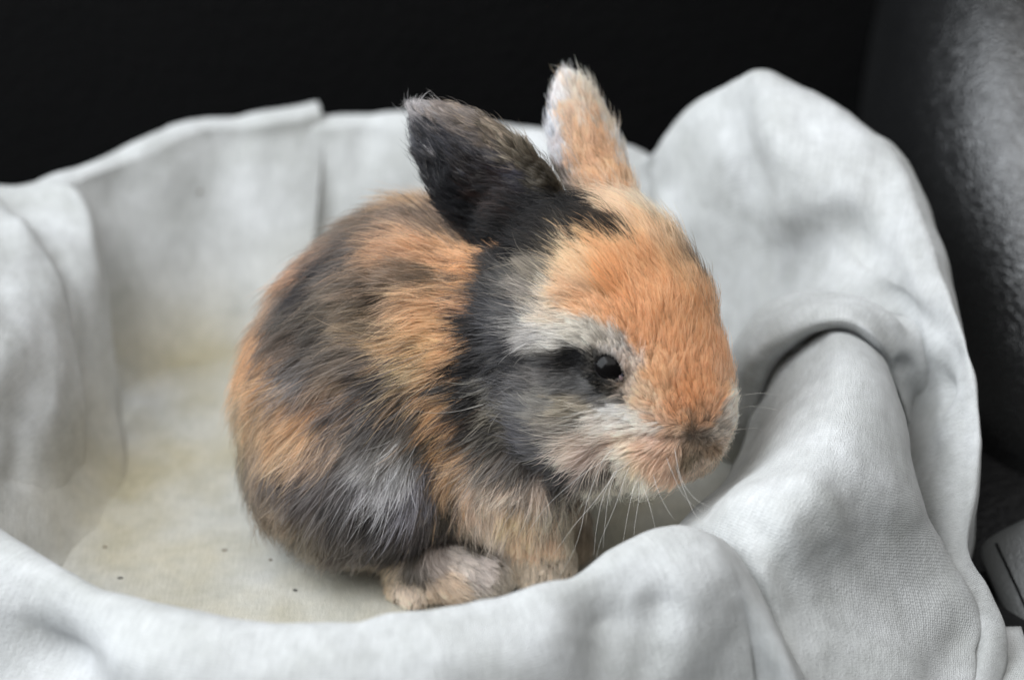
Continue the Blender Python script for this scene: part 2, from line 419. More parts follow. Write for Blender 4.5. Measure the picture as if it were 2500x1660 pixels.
# right: tall hump of cloth, inner face, over the top and down the outside
cols = [
    [(1570, 400, 5.2), (1590, 470, 4.4), (1610, 570, 3.2), (1630, 700, 1.6), (1650, 850, -.1)],
    [(1592, 372, 5.9), (1610, 450, 5.0), (1630, 560, 3.8), (1650, 700, 1.9), (1670, 870, -.1)],
    [(1680, 262, 7.7), (1690, 370, 6.8), (1710, 520, 5.0), (1730, 700, 2.6), (1740, 900, 0)],
    [(1800, 192, 9.2), (1800, 320, 8.2), (1800, 480, 6.3), (1800, 690, 3.6), (1770, 930, .6)],
    [(1870, 178, 9.7), (1880, 320, 8.9), (1890, 490, 7.0), (1880, 670, 4.8), (1790, 950, 1.0)],
    [(2000, 238, 9.4), (1990, 370, 8.7), (1980, 520, 7.1), (1950, 670, 5.3), (1820, 970, 1.2)],
    [(2110, 318, 9.0), (2090, 440, 8.3), (2060, 560, 7.1), (2020, 680, 5.9), (1850, 990, 1.4)],
    [(2180, 362, 8.7), (2160, 490, 8.0), (2120, 610, 7.0), (2070, 710, 5.9), (1900, 1000, 1.6)],
    [(2232, 460, 8.2), (2200, 570, 7.6), (2170, 660, 6.8), (2120, 740, 5.8), (1960, 1010, 1.8)],
    [(2282, 600, 7.4), (2250, 670, 7.0), (2220, 740, 6.3), (2180, 800, 5.3), (2040, 1020, 2.0)],
    [(2332, 750, 6.5), (2300, 790, 6.1), (2265, 840, 5.4), (2230, 890, 4.4), (2100, 1040, 2.0)],
    [(2370, 880, 5.6), (2335, 900, 5.3), (2295, 940, 4.6), (2255, 980, 3.6), (2140, 1090, 1.8)],
    [(2395, 1040, 4.5), (2355, 1050, 4.3), (2305, 1070, 3.8), (2255, 1090, 3.0), (2150, 1150, 1.4)],
    [(2388, 1200, 3.4), (2345, 1210, 3.3), (2300, 1220, 3.0), (2250, 1230, 2.4), (2160, 1250, 1.0)],
    [(2372, 1330, 2.4), (2340, 1335, 2.4), (2300, 1340, 2.2), (2260, 1345, 1.7), (2180, 1360, .6)],
    [(2415, 1420, 1.6), (2370, 1430, 1.7), (2330, 1440, 1.6), (2290, 1450, 1.2), (2200, 1470, .3)],
    [(2452, 1520, .9), (2410, 1520, 1.1), (2370, 1530, 1.0), (2320, 1540, .8), (2220, 1560, .1)],
    [(2452, 1610, .4), (2420, 1620, .6), (2380, 1640, .6), (2330, 1660, .4), (2240, 1680, 0)],
    [(2420, 1720, .2), (2390, 1730, .3), (2350, 1750, .3), (2300, 1770, .2), (2240, 1800, 0)],
]
rows = [[] for _ in range(7)]
for c in cols:
    Rm = Pz(*c[0]); o = outward(Rm.copy())
    hz = max(Rm[2], .3)
    kk = float(np.clip((Rm[2] - 4.5) / 3, .08, 1))
    rows[0].append(Rm + o * 1.6 * kk - Zv * (hz * .95 + .3))
    rows[1].append(Rm + o * .8 * kk - Zv * min(1.6, hz * .6))
    rows[2].append(Rm)
    for k in range(1, 5): rows[2 + k].append(Pz(*c[k]))
patch(rows, 110, 240, seed=8)

# right: arched roll
patch(G([
    [(1700, 1120, -.3), (1735, 1040, .8), (1740, 960, 2.0), (1775, 850, 3.6), (1860, 745, 5.0), (1990, 690, 5.7), (2110, 690, 6.0), (2215, 750, 5.9), (2300, 845, 4.9), (2350, 960, 3.6), (2370, 1080, 2.2)],
    [(1730, 1120, -.1), (1760, 1040, 1.3), (1768, 960, 2.8), (1800, 855, 4.3), (1875, 765, 5.4), (1990, 713, 6.1), (2105, 716, 6.4), (2200, 772, 6.2), (2282, 862, 4.9), (2320, 975, 3.5), (2340, 1090, 2.5)],
    [(1770, 1130, .0), (1795, 1050, 1.7), (1805, 965, 3.1), (1835, 875, 4.6), (1905, 795, 5.7), (2005, 748, 6.45), (2095, 752, 6.6), (2175, 805, 6.05), (2245, 895, 4.75), (2285, 1010, 3.1), (2300, 1110, 2.3)],
    [(1800, 1140, .0), (1830, 1060, 1.6), (1850, 975, 3.0), (1875, 900, 4.2), (1935, 830, 5.45), (2010, 790, 6.3), (2085, 795, 6.4), (2150, 845, 5.9), (2215, 935, 4.2), (2255, 1040, 2.5), (2270, 1130, 1.8)],
    [(1820, 1160, -.3), (1850, 1080, 1.0), (1875, 990, 2.2), (1895, 925, 3.2), (1940, 860, 4.4), (2010, 820, 5.2), (2075, 830, 5.3), (2135, 880, 4.9), (2200, 965, 3.9), (2240, 1070, 2.4), (2255, 1150, 1.2)],
]), 50, 140, seed=9)

# cloth lying on the seat, in front and to the right
patch([[np.array([x, y, .12 + (0.0 if x < 14 else -.12)]) for x in np.linspace(5, 13.2, 5)] for y in np.linspace(-16, -6.3, 5)], 50, 50, seed=10, amp=.06)

cloth = mesh_obj('blanket', cl_v, cl_f, M_cloth)
uvl = cloth.data.uv_layers.new(name='cloth')
li = np.zeros(len(cloth.data.loops), int); cloth.data.loops.foreach_get('vertex_index', li)
uvl.data.foreach_set('uv', np.array(cl_uv)[li].astype(np.float32).ravel())
cloth['label'] = 'off white velvety knit blanket folded into a round bed around the rabbit'; cloth['category'] = 'blanket'

# ------------------------------------------------------------------ rabbit body (signed distance field in camera-aligned cm)
def XUT(px, py, t):
    s = (DIST - t) / DIST
    return np.array([(px - 1250) * K * s, (830 - py) * K * s, t])
def xut2world(p):
    return CEN + p[..., 0:1] * AX + p[..., 1:2] * AU + p[..., 2:3] * AT

fa = np.array([.54, -.75, .37]); fa /= np.linalg.norm(fa)       # head: forwards
fh = np.array([.45, .62, .64]); fh -= fa * (fh @ fa); fh /= np.linalg.norm(fh)   # head: up
fs = np.cross(fa, fh)                                            # head: its right side
HC = XUT(1490, 785, 3.9)
I3 = np.eye(3)
ST = .1
lo = np.array([-8.2, -8.6, -5.2]); hi = np.array([7.0, 7.2, 8.4])
gx, gy, gz = [np.arange(lo[i], hi[i], ST) for i in range(3)]
XX, YY, ZZ = np.meshgrid(gx.astype(np.float32), gy.astype(np.float32), gz.astype(np.float32), indexing='ij')
def ell(c, r, ax=I3):
    d = [XX - np.float32(c[0]), YY - np.float32(c[1]), ZZ - np.float32(c[2])]
    q = [sum(np.float32(ax[k][i]) * d[i] for i in range(3)) for k in range(3)]
    k0 = np.sqrt(sum((q[k] / np.float32(r[k])) ** 2 for k in range(3)))
    k1 = np.sqrt(sum((q[k] / np.float32(r[k] ** 2)) ** 2 for k in range(3))) + 1e-6
    return k0 * (k0 - 1) / k1
def cap(a, b, ra, rb):
    a = np.asarray(a, np.float32); b = np.asarray(b, np.float32); ab = b - a
    h = np.clip(((XX - a[0]) * ab[0] + (YY - a[1]) * ab[1] + (ZZ - a[2]) * ab[2]) / (ab @ ab), 0, 1)
    return np.sqrt((XX - a[0] - h * ab[0]) ** 2 + (YY - a[1] - h * ab[1]) ** 2 + (ZZ - a[2] - h * ab[2]) ** 2) - (ra + (rb - ra) * h)
def smin(a, b, k):
    h = np.clip(.5 + .5 * (b - a) / k, 0, 1)
    return b + (a - b) * h - k * h * (1 - h)
def smax(a, b, k): return -smin(-a, -b, k)

D = ell(XUT(880, 1005, .3), (3.1, 3.75, 3.3))                      # rump
D = smin(D, ell(XUT(1030, 830, .6), (3.3, 3.5, 3.3)), 1.2)        # back and shoulders
D = smin(D, ell(XUT(900, 1160, 1.2), (2.7, 2.3, 2.4)), .8)        # haunch
D = smin(D, ell(XUT(1240, 1080, 1.6), (2.1, 2.9, 2.2)), 1.0)      # chest
D = smin(D, cap(XUT(1030, 1388, 1.7), XUT(1180, 1402, 2.1), .88, .74), .3)    # hind foot
D = smin(D, cap(XUT(985, 1440, 1.9), XUT(1010, 1455, 2.1), .42, .4), .2)
D = smin(D, cap(XUT(1265, 1210, 1.9), XUT(1330, 1385, 2.0), 1.15, .75), .5)   # fore legs
D = smin(D, cap(XUT(1340, 1190, .6), XUT(1385, 1320, .5), .9, .6), .35)
D = smin(D, cap(XUT(1200, 850, 1.6), HC - fa * .8, 2.6, 2.2), .8)              # neck
Hd = ell(HC, (3.2, 2.5, 2.4), (fa, fh, fs))
Hd = smin(Hd, ell(HC + fa * 2.55 - fh * .10, (1.9, 1.65, 1.6), (fa, fh, fs)), .8)        # nose bridge
Hd = smin(Hd, ell(HC + fa * 3.0 - fh * .75 + fs * .55, (1.3, 1.1, 1.1), (fa, fh, fs)), .5)  # whisker pads
Hd = smin(Hd, ell(HC + fa * 3.0 - fh * .75 - fs * .55, (1.3, 1.1, 1.1), (fa, fh, fs)), .5)
Hd = smin(Hd, ell(HC + fa * 1.9 - fh * 1.75, (1.6, .9, 1.0), (fa, fh, fs)), .6)           # jaw
for sg in (1, -1):
    Hd = smin(Hd, ell(HC + fa * .5 - fh * 1.2 + fs * sg * 1.15, (2.2, 1.7, 1.5), (fa, fh, fs)), .7)   # cheeks
EYE = [HC + fa * 1.15 + fh * .25 + fs * sg * 2.10 for sg in (1, -1)]
for e_ in EYE:
    Hd = smax(Hd, -ell(e_ + fs * (0.25 if e_ is EYE[0] else -.25), (.55, .45, .45), (fa, fh, fs)), .35)
for sg in (1, -1):
    Hd = smin(Hd, ell(HC + fa * 1.3 - fh * 2.0 + fs * sg * .9, (1.9, 1.25, 1.1), (fa, fh, fs)), .6)   # jowls
D = smin(D, Hd, .6)
def ear(c, e1, e3, L_, w_, cup, th, tipshift=0.):
    e1 = np.array(e1) / np.linalg.norm(e1); e3 = np.array(e3, float); e3 -= e1 * (e3 @ e1); e3 /= np.linalg.norm(e3)
    e2 = np.cross(e3, e1)
    d = [XX - np.float32(c[0]), YY - np.float32(c[1]), ZZ - np.float32(c[2])]
    q1, q2, q3 = [sum(np.float32(e[i]) * d[i] for i in range(3)) for e in (e1, e2, e3)]
    Rv = (L_ ** 2 + w_ ** 2) / (2 * w_)
    s1 = np.sqrt(q1 ** 2 + (q2 + (Rv - w_)) ** 2) - Rv
    s2 = np.sqrt(q1 ** 2 + (q2 - (Rv - w_)) ** 2) - Rv
    out = smax(s1, s2, .2)
    mid = q3 - cup * (q2 / w_) ** 2 + cup * .35 - .06 * q1
    return smax(out, np.abs(mid) - th, .16)
T1, B1 = XUT(1022, 272, 3.2), XUT(1390, 615, 3.4)
E1C = (T1 + B1) / 2; E1A = (T1 - B1) / np.linalg.norm(T1 - B1); E1N = (-.25, -.30, .92); E1L = np.linalg.norm(T1 - B1) / 2 + .1
T2, B2 = XUT(1382, 190, 1.7), XUT(1510, 560, 2.3)
E2C = (T2 + B2) / 2; E2A = (T2 - B2) / np.linalg.norm(T2 - B2); E2N = (-.52, -.1, -.85); E2L = np.linalg.norm(T2 - B2) / 2 + .12
D = smin(D, cap(XUT(1250, 545, 3.2), XUT(1390, 615, 3.2), .72, .95), .5)      # thick ear roots
D = smin(D, cap(XUT(1470, 480, 2.0), XUT(1520, 590, 2.4), .62, .9), .5)
D = smin(D, ear(E1C, E1A, E1N, E1L, 1.36, .55, .20), .4)
D = smin(D, ear(E2C, E2A, E2N, E2L, .98, .45, .20), .35)

def surface_nets(V):
    S = V < 0
    nx, ny, nz = V.shape
    acc = np.zeros((nx - 1, ny - 1, nz - 1, 3), np.float32); cnt = np.zeros((nx - 1, ny - 1, nz - 1), np.float32)
    crn = [(i, j, k) for i in (0, 1) for j in (0, 1) for k in (0, 1)]
    def sl(c): return tuple(slice(c[d], V.shape[d] - 1 + c[d]) for d in range(3))
    for a in crn:
        for d in range(3):
            if a[d] == 0:
                b = list(a); b[d] = 1
                va, vb = V[sl(a)], V[sl(b)]
                m = (va < 0) != (vb < 0)
                f = np.where(m, va / (va - vb + 1e-12), 0)
                for q in range(3):
                    acc[..., q] += np.where(m, a[q] + (f if q == d else 0), 0)
                cnt += m
    act = cnt > 0
    idx = -np.ones(act.shape, int); idx[act] = np.arange(act.sum())
    ii = np.argwhere(act)
    verts = (ii + acc[act] / cnt[act][:, None]) * ST + lo
    quads = []
    for d in range(3):
        sa = [slice(None)] * 3; sb = [slice(None)] * 3
        sa[d] = slice(0, -1); sb[d] = slice(1, None)
        cr = S[tuple(sa)] != S[tuple(sb)]
        e = np.argwhere(cr); o1, o2 = (d + 1) % 3, (d + 2) % 3
        e = e[(e[:, o1] > 0) & (e[:, o2] > 0) & (e[:, o1] < V.shape[o1] - 1) & (e[:, o2] < V.shape[o2] - 1)]
        inside_first = S[tuple(e.T)]
        def g(a, b):
            q = e.copy(); q[:, o1] -= a; q[:, o2] -= b
            return idx[tuple(q.T)]
        q = np.stack([g(1, 1), g(0, 1), g(0, 0), g(1, 0)], 1)
        q = np.where(inside_first[:, None], q, q[:, ::-1])
        quads.append(q)
    return verts, np.vstack(quads)
bv, bf = surface_nets(D)
del XX, YY, ZZ, D, Hd
bw = xut2world(bv)
bad = (bf < 0).any(1); bf = bf[~bad]

rabbit = empty('rabbit', (float(bw[:, 0].mean()) * .01, float(bw[:, 1].mean()) * .01, 0))
rabbit['label'] = 'young long haired rabbit with orange, grey, black and cream fur sitting in the blanket'; rabbit['category'] = 'rabbit'
ROFF = Vector(rabbit.location)
def under(o):
    o.parent = rabbit; o.location = -ROFF
    return o

m_skin, nt, b = mat('undercoat')
at = nd(nt, 'ShaderNodeAttribute'); at.attribute_name = 'coat'
nt.links.new(at.outputs['Color'], b.inputs['Base Color']); b.inputs['Roughness'].default_value = .9
body = under(mesh_obj('body', bw * .01, bf, m_skin))
BV = bw; HCw0 = xut2world(HC[None])[0]; tri = np.vstack([bf[:, [0, 1, 2]], bf[:, [0, 2, 3]]])
bvh = BVHTree.FromPolygons([tuple(v) for v in BV], [tuple(int(i) for i in f) for f in bf])
print('body min z', BV[:, 2].min())
CAMP = CEN + AT * DIST
HCp, BCp = (1480, 850), (950, 950)
def hit(px, py, toward=None):
    if toward is None:
        toward = HCp if px > 1130 and py > 480 else BCp
        if py < 620 and px < 1330 and px > 1000 and py < 560: toward = (1195, 455)
        if py < 500 and px >= 1330: toward = (1432, 360)
    for k in range(30):
        f = k * .025
        qx = px + (toward[0] - px) * f; qy = py + (toward[1] - py) * f
        r = ray(qx, qy); r = r / np.linalg.norm(r)
        loc, nor, i, d = bvh.ray_cast(Vector(CAMP), Vector(r))
        if loc is not None: return np.array(loc), np.array(nor)
    return None, None

# lip crease running back from the nose
line_ = [hit(x, y)[0] for x, y in ((1668, 1072), (1620, 1068), (1560, 1066), (1500, 1078), (1450, 1100), (1405, 1140))]
line2 = [hit(x, y)[0] for x, y in ((1672, 1085), (1668, 1120), (1655, 1150))]
pushed = np.zeros(len(BV))
for ln in (line_, line2):
    for a_, b_ in zip(ln[:-1], ln[1:]):
        ab = b_ - a_; q = np.clip(((BV - a_) @ ab) / (ab @ ab), 0, 1)
        pushed = np.maximum(pushed, np.exp(-np.sum((BV - a_ - q[:, None] * ab) ** 2, 1) / .13 ** 2))
inn = HCw0 + (fa[0] * AX + fa[1] * AU + fa[2] * AT) * 1.8
dv = inn - BV; dv /= np.linalg.norm(dv, axis=1, keepdims=True)
BV = BV + dv * (pushed * .13)[:, None]
body.data.vertices.foreach_set('co', (BV * .01).astype(np.float32).ravel()); body.data.update()
bvh = BVHTree.FromPolygons([tuple(v) for v in BV], [tuple(int(i) for i in f) for f in bf])

# coat colours read off the animal, shade in its creases included: (px, py, r, g, b)
COL = """
1560 560 205 160 120|1500 520 220 180 145|1620 560 160 130 100|1690 600 95 80 70|1735 650 75 66 58|1660 640 190 145 105|1700 690 200 150 108|1740 720 190 140 100
1450 620 222 165 115|1550 650 224 162 112|1480 680 205 140 90|1400 640 215 175 135|1350 600 60 55 50|1330 590 30 28 28|1270 620 28 28 30|1200 600 25 25 26|1150 560 25 25 26|1420 560 30 27 25
1380 700 225 180 140|1330 745 195 175 155|1260 690 61 61 62|1200 690 43 43 45|1300 665 105 98 90|1290 720 130 122 115|1440 740 215 160 115|1500 760 200 140 95
1620 740 224 160 110|1700 770 222 158 108|1750 850 220 155 108|1650 850 222 158 110|1560 800 218 155 108|1790 900 215 160 118|1600 900 218 165 122|1700 940 210 145 98|1640 1000 200 140 98|1560 960 212 175 142|1620 1030 190 150 120|1720 1010 200 145 105|1790 1000 221 201 181
1340 828 187 180 171|1420 806 180 171 158|1290 828 153 148 144|1480 832 155 144 131|1530 880 196 176 161|1530 940 206 184 164|1265 790 140 136 132|1500 850 150 142 136
1350 868 44 44 46|1410 868 38 38 40|1300 868 48 48 50|1240 880 45 45 48|1120 900 28 28 30|1150 860 38 38 40|1190 870 50 50 53
1200 820 64 64 68|1230 760 75 75 78|1150 740 45 45 48|1130 800 37 37 39|1180 780 57 57 61
1300 920 85 83 84|1400 935 74 74 76|1450 955 70 70 72|1190 960 122 116 106|1250 990 88 88 92|1330 980 100 98 96|1400 990 130 120 106|1480 965 85 82 80|1250 930 84 84 88
1190 1020 130 120 105|1120 1050 28 28 30|1115 980 40 40 42|1150 1100 48 48 50|1180 1080 92 88 82|1280 1060 70 70 76|1230 1110 76 76 79|1330 1085 75 75 79|1360 1040 112 106 101
1300 1140 80 80 82|1370 1130 62 62 66|1400 1180 55 55 58|1450 1155 64 62 63|1340 1180 70 70 72|1230 1160 90 86 82
1440 1020 233 219 206|1500 1000 218 211 204|1450 1060 235 215 198|1550 1035 215 201 187|1400 1085 217 193 175|1490 1040 218 205 194|1520 1075 211 187 164|1420 1110 203 178 164|1590 1060 191 163 146|1500 1072 173 140 120|1440 1096 203 178 161
1500 1115 230 214 198|1550 1120 223 191 161|1580 1100 211 167 139|1520 1165 223 207 190|1600 1150 200 162 135|1560 1185 203 191 175|1470 1190 186 175 161|1620 1110 203 160 130
1690 1060 72 64 58|1685 1095 120 100 84|1722 1050 98 88 80|1645 1075 163 135 114|1635 1100 179 144 118|1660 1035 179 142 112|1755 1050 163 148 133|1770 1080 200 176 156|1745 1115 182 161 141|1805 1020 221 211 201|1805 1080 208 192 175|1720 1130 179 154 133|1690 1115 115 100 84|1740 1090 125 100 80|1700 1025 150 110 82
990 485 150 118 88|950 500 95 85 78|900 530 85 75 68|1050 560 140 115 95|1000 560 100 85 75|850 560 90 80 72|800 575 95 80 70|740 605 90 80 75|1095 620 190 143 103|1060 640 170 125 90|960 620 170 130 100|900 650 110 90 75|720 640 160 115 85|780 680 37 37 41|850 700 82 75 70|830 650 70 66 65|960 700 110 92 78|1110 670 198 140 94|1120 700 170 123 83|1050 690 88 76 66|650 700 150 116 90|680 740 98 84 74|740 740 48 46 47|820 760 95 85 75|890 740 45 39 34|960 740 140 110 85|1050 730 195 150 110|1100 750 175 125 88
650 790 110 90 75|720 800 53 50 48|800 820 56 53 51|880 800 120 100 80|930 820 110 95 80|1000 790 195 150 110|1050 800 218 168 117|1085 810 195 145 102|1035 860 218 172 122|980 840 185 145 105|1070 890 205 152 106|620 860 165 120 83|600 920 169 125 87|640 960 165 122 85|690 880 82 72 66|760 880 61 57 55|850 880 88 80 74|950 900 84 79 77|1010 920 182 152 116|720 920 88 86 87|800 930 112 94 79|880 940 53 51 52|960 960 58 57 58|1040 960 172 132 96|1068 1000 198 148 102|600 1000 132 112 90|660 1020 148 117 89|740 1000 94 87 84|830 1020 84 79 78|920 1030 78 76 77|1000 1020 84 79 75|760 960 132 102 80
590 1080 123 107 85|640 1060 143 117 90|700 1060 157 117 81|740 1030 167 120 81|720 1090 160 129 98|780 1110 160 130 105|650 1120 130 110 92|600 1150 85 80 75|680 1170 84 79 78|860 1100 85 82 80|950 1080 80 77 74|900 1150 135 132 130|930 1190 162 159 160|980 1160 146 144 143|870 1190 124 120 121|800 1180 84 81 82|1030 1160 70 68 68|1000 1210 128 125 132|1050 1110 58 55 51|1085 1080 192 142 96|1080 1030 208 152 106|1100 1140 172 132 96|1110 1185 160 126 95
750 1240 58 55 56|850 1260 48 47 49|940 1280 45 44 47|1020 1270 68 66 69|1080 1240 60 58 55|700 1250 105 92 80|760 1300 95 88 80|850 1330 73 70 69|930 1340 45 44 45|1000 1330 63 62 65|1080 1300 53 51 52|900 1380 132 117 101|960 1420 175 155 132|985 1455 194 175 157|1000 1385 62 60 58|1050 1375 129 117 109|1130 1370 165 153 143|1100 1430 175 153 132|1180 1400 159 147 139|1160 1335 55 52 48|1220 1430 150 139 127
1150 1230 191 162 140|1200 1200 198 172 152|1300 1200 198 175 157|1250 1280 215 185 149|1300 1330 201 168 140|1200 1300 170 151 134|1350 1270 173 159 139|1300 1400 160 144 126|1420 1240 131 114 96|1200 1150 100 93 87|1270 1160 95 90 86|1400 1210 137 120 103
1030 260 145 140 140|1070 270 125 113 105|1120 290 100 92 88|1160 310 125 108 92|1030 330 52 52 55|1100 340 60 60 64|1180 350 84 80 79|1230 350 112 101 87|1060 400 39 39 41|1150 400 42 39 39|1200 420 38 31 30|1250 420 52 50 55|1290 400 76 69 60|1340 440 62 57 50|1100 480 25 25 27|1200 480 34 26 24|1280 470 39 38 39|1380 480 25 24 23|1430 520 22 21 21|1250 540 28 26 26|1350 530 25 24 24|1130 560 24 24 25|1465 550 40 35 32
1400 340 222 178 140|1410 420 218 170 130|1380 260 205 185 165|1370 190 205 196 192|1400 210 215 195 178|1350 235 200 198 202|1440 220 226 206 186|1342 300 189 191 198|1400 280 218 182 155|1440 300 227 182 146|1480 290 226 196 166|1500 340 184 180 176|1364 380 207 202 205|1430 380 222 176 140|1475 380 216 166 126|1450 430 216 166 126|1500 430 216 170 130|1385 440 178 162 152|1500 480 222 187 157|1550 500 208 182 156|1460 480 217 187 162|1600 525 190 168 142|1640 555 190 156 122
"""
FLOW = """
1700 1000 0 -1 .45|1700 850 -.05 -1 .6|1780 900 .1 -1 .55|1620 750 -.25 -1 .8|1700 700 -.2 -1 .8|1550 650 -.6 -1 1.2|1480 620 -.8 -.7 1.1|1400 680 -1 -.5 1.2|1300 700 -1 -.45 1.2|1200 680 -1 -.35 1.1|1560 560 -.4 -1 .9|1650 600 0 -1 1.15|1600 530 0 -1 1.1|1560 900 -.1 -1 .4|1600 1000 -.1 -1 .35|1780 980 .3 -1 .4|1640 900 0 -1 .5
1450 815 -1 -.4 .6|1350 820 -1 -.02 .8|1280 830 -1 .1 .9|1520 830 -.5 -.9 .35|1530 920 .2 -1 .22|1500 960 -.7 .5 .3|1420 880 -1 0 .3
1400 930 -1 .12 .75|1250 900 -1 .15 1.2|1150 850 -1 .05 1.1|1150 760 -1 -.1 1.1|1500 1020 -1 .1 .75|1400 1040 -1 .4 1.1|1300 1050 -1 .5 1.35|1200 1080 -.8 .7 1.45|1150 950 -1 .35 1.1|1450 1120 -.7 .8 1.25|1350 1130 -.6 .9 1.4|1520 1150 -.4 .9 1.15|1600 1120 -.25 1 .85|1640 1110 -.2 1 .55|1560 1060 -1 .35 .5|1620 1050 -.9 .3 .3
1690 1070 0 1 .15|1700 1040 -.1 -.8 .2|1780 1060 .8 .2 .4|1800 1000 1 0 .45|1740 1120 .2 1 .35|1740 1050 .6 -.2 .22
1120 680 -1 .1 1.1|1000 600 -1 -.05 1.2|900 560 -1 .0 1.1|900 620 -1 .1 1.2|800 650 -1 .2 1.2|1060 800 -1 .2 1.2|950 800 -1 .25 1.3|800 800 -1 .35 1.3|680 800 -1 .6 1.1|620 900 -.7 .9 1.0|1040 950 -.9 .6 1.3|900 950 -1 .5 1.3|750 950 -.9 .7 1.3|1060 1080 -.5 1 1.2|950 1080 -.7 .9 1.3|800 1100 -.7 .9 1.3|650 1100 -.5 1 1.1|950 1200 -.4 1 1.3|850 1280 -.4 1 1.2|1000 1300 -.3 1 1.1|750 1280 -.6 .9 1.0|1080 1250 -.2 1 1.0|900 1380 -.4 .9 .6|1130 1380 .9 .5 .5|1080 1420 .5 .8 .45|1190 1400 1 .4 .4|980 1450 -.2 1 .25
1200 1200 -.1 1 1.1|1300 1250 0 1 1.0|1250 1350 0 1 .5|1400 1250 .1 1 .5|1310 1400 0 1 .3
1100 400 -.6 -.8 .55|1050 450 -1 -.6 .7|1200 500 -.9 -.5 .6|1300 500 -.8 -.6 .7|1150 330 -1 -.45 .6|1250 400 -.9 -.7 .6|1180 600 -.95 -.35 .7|1030 300 -.7 -.7 .6|1400 540 -.9 -.7 .9
1430 300 -.2 -1 .6|1480 420 -.2 -1 .6|1370 250 -.4 -1 .5|1495 350 .15 -1 .6|1380 380 -.3 -1 .5|1500 480 -.2 -1 .7
"""
cP, cC = [], []
for tok in COL.replace('\n', '|').split('|'):
    v = tok.split()
    if len(v) == 5:
        p, n = hit(float(v[0]), float(v[1]))
        if p is not None: cP.append(p); cC.append(lin([float(q) for q in v[2:]]))
cP = np.array(cP); cC = np.array(cC)
_l = cC @ np.array([.2126, .7152, .0722])
_b = (1 + .35 * np.clip((.16 - _l) / .1, 0, 1))[:, None]           # the brown greys read duller on thin strands: a little more colour
cC = np.clip(_l[:, None] + (cC - _l[:, None]) * _b, .001, 1)
fP, fD, fL = [], [], []
for tok in FLOW.replace('\n', '|').split('|'):
    v = [float(q) for q in tok.split()]
    if len(v) == 5:
        p, n = hit(v[0], v[1])
        if p is not None:
            d = AX * v[2] - AU * v[3]; d = d - n * (d @ n); d /= np.linalg.norm(d)
            fP.append(p); fD.append(d); fL.append(v[4])
fP = np.array(fP); fD = np.array(fD); fL = np.array(fL)

def inell(P, c, r, ax):
    d = P - c
    return sum(((d @ ax[k]) / r[k]) ** 2 for k in range(3))
def earfr(e1, e3):
    e1 = np.array(e1) / np.linalg.norm(e1); e3 = np.array(e3, float); e3 -= e1 * (e3 @ e1); e3 /= np.linalg.norm(e3)
    return e1, np.cross(e3, e1), e3
def region(P):
    rx = np.stack([(P - CEN) @ AX, (P - CEN) @ AU, (P - CEN) @ AT], 1)
    g = np.where(inell(rx, HC + fa * .8, (4.6, 3.3, 3.2), (fa, fh, fs)) < 1, 1, 0)
    g[inell(rx, E1C, (E1L + .35, 1.75, 1.15), earfr(E1A, E1N)) < 1] = 2
    g[(inell(rx, E2C, (E2L + .35, 1.3, 1.0), earfr(E2A, E2N)) < 1) & (rx[:, 1] > (830 - 520) * K)] = 3
    return g
def blend_regions(P, gP, ctrl, val, sig):
    gc = region(ctrl); out = np.zeros((len(P), val.shape[1]))
    for g, allow in ((0, (0, 1)), (1, (0, 1)), (2, (2,)), (3, (3,))):
        m = gP == g
        if m.any():
            c = np.isin(gc, allow); out[m] = blend(P[m], ctrl[c], val[c], sig)
    return out
def blend(P, ctrl, val, sig, kk=None):
    out = np.zeros((len(P), val.shape[1]))
    for a in range(0, len(P), 40000):
        q = P[a:a + 40000]
        d2 = (q ** 2).sum(1)[:, None] + (ctrl ** 2).sum(1)[None] - 2 * q @ ctrl.T
        d2 = np.maximum(d2, 0); mn = d2.min(1, keepdims=True)
        wt = np.exp(-(d2 - mn) / sig ** 2)
        out[a:a + 40000] = (wt @ val) / wt.sum(1, keepdims=True)
    return out

GAIN = 1.62
vcol = blend_regions(BV, region(BV), cP, cC, .3) * .35 * GAIN
ca = body.data.color_attributes.new('coat', 'FLOAT_COLOR', 'POINT')
ca.data.foreach_set('color', np.hstack([np.clip(vcol, 0, .9), np.ones((len(vcol), 1))]).astype(np.float32).ravel())

# ------------------------------------------------------------------ eyes
def uvsphere(c, r, ax, nu=48, nv=32):
    vs_, fs_ = [], []
    for j in range(nv + 1):
        ph = math.pi * j / nv
        for i in range(nu):
            th = 2 * math.pi * i / nu
            q = np.array([math.sin(ph) * math.cos(th), math.sin(ph) * math.sin(th), math.cos(ph)])
            vs_.append(c + sum(ax[k] * q[k] * r[k] for k in range(3)))
    for j in range(nv):
        for i in range(nu):
            a = j * nu + i; b_ = j * nu + (i + 1) % nu
            fs_.append((a, a + nu, b_ + nu, b_))
    return np.array(vs_), fs_
m_eye, nt, b = mat('dark_eye'); b.inputs['Base Color'].default_value = (.004, .0035, .0035, 1); b.inputs['Roughness'].default_value = .18
b.inputs['Specular IOR Level'].default_value = .15
m_scl, nt, b = mat('eye_white'); b.inputs['Base Color'].default_value = (.13, .13, .19, 1); b.inputs['Roughness'].default_value = .25
m_lid, nt, b = mat('eyelid_skin'); b.inputs['Base Color'].default_value = (.20, .14, .145, 1); b.inputs['Roughness'].default_value = .45
m_lid_d, nt, b = mat('dark_eyelid_skin'); b.inputs['Base Color'].default_value = (.012, .011, .012, 1); b.inputs['Roughness'].default_value = .85; b.inputs['Specular IOR Level'].default_value = .1
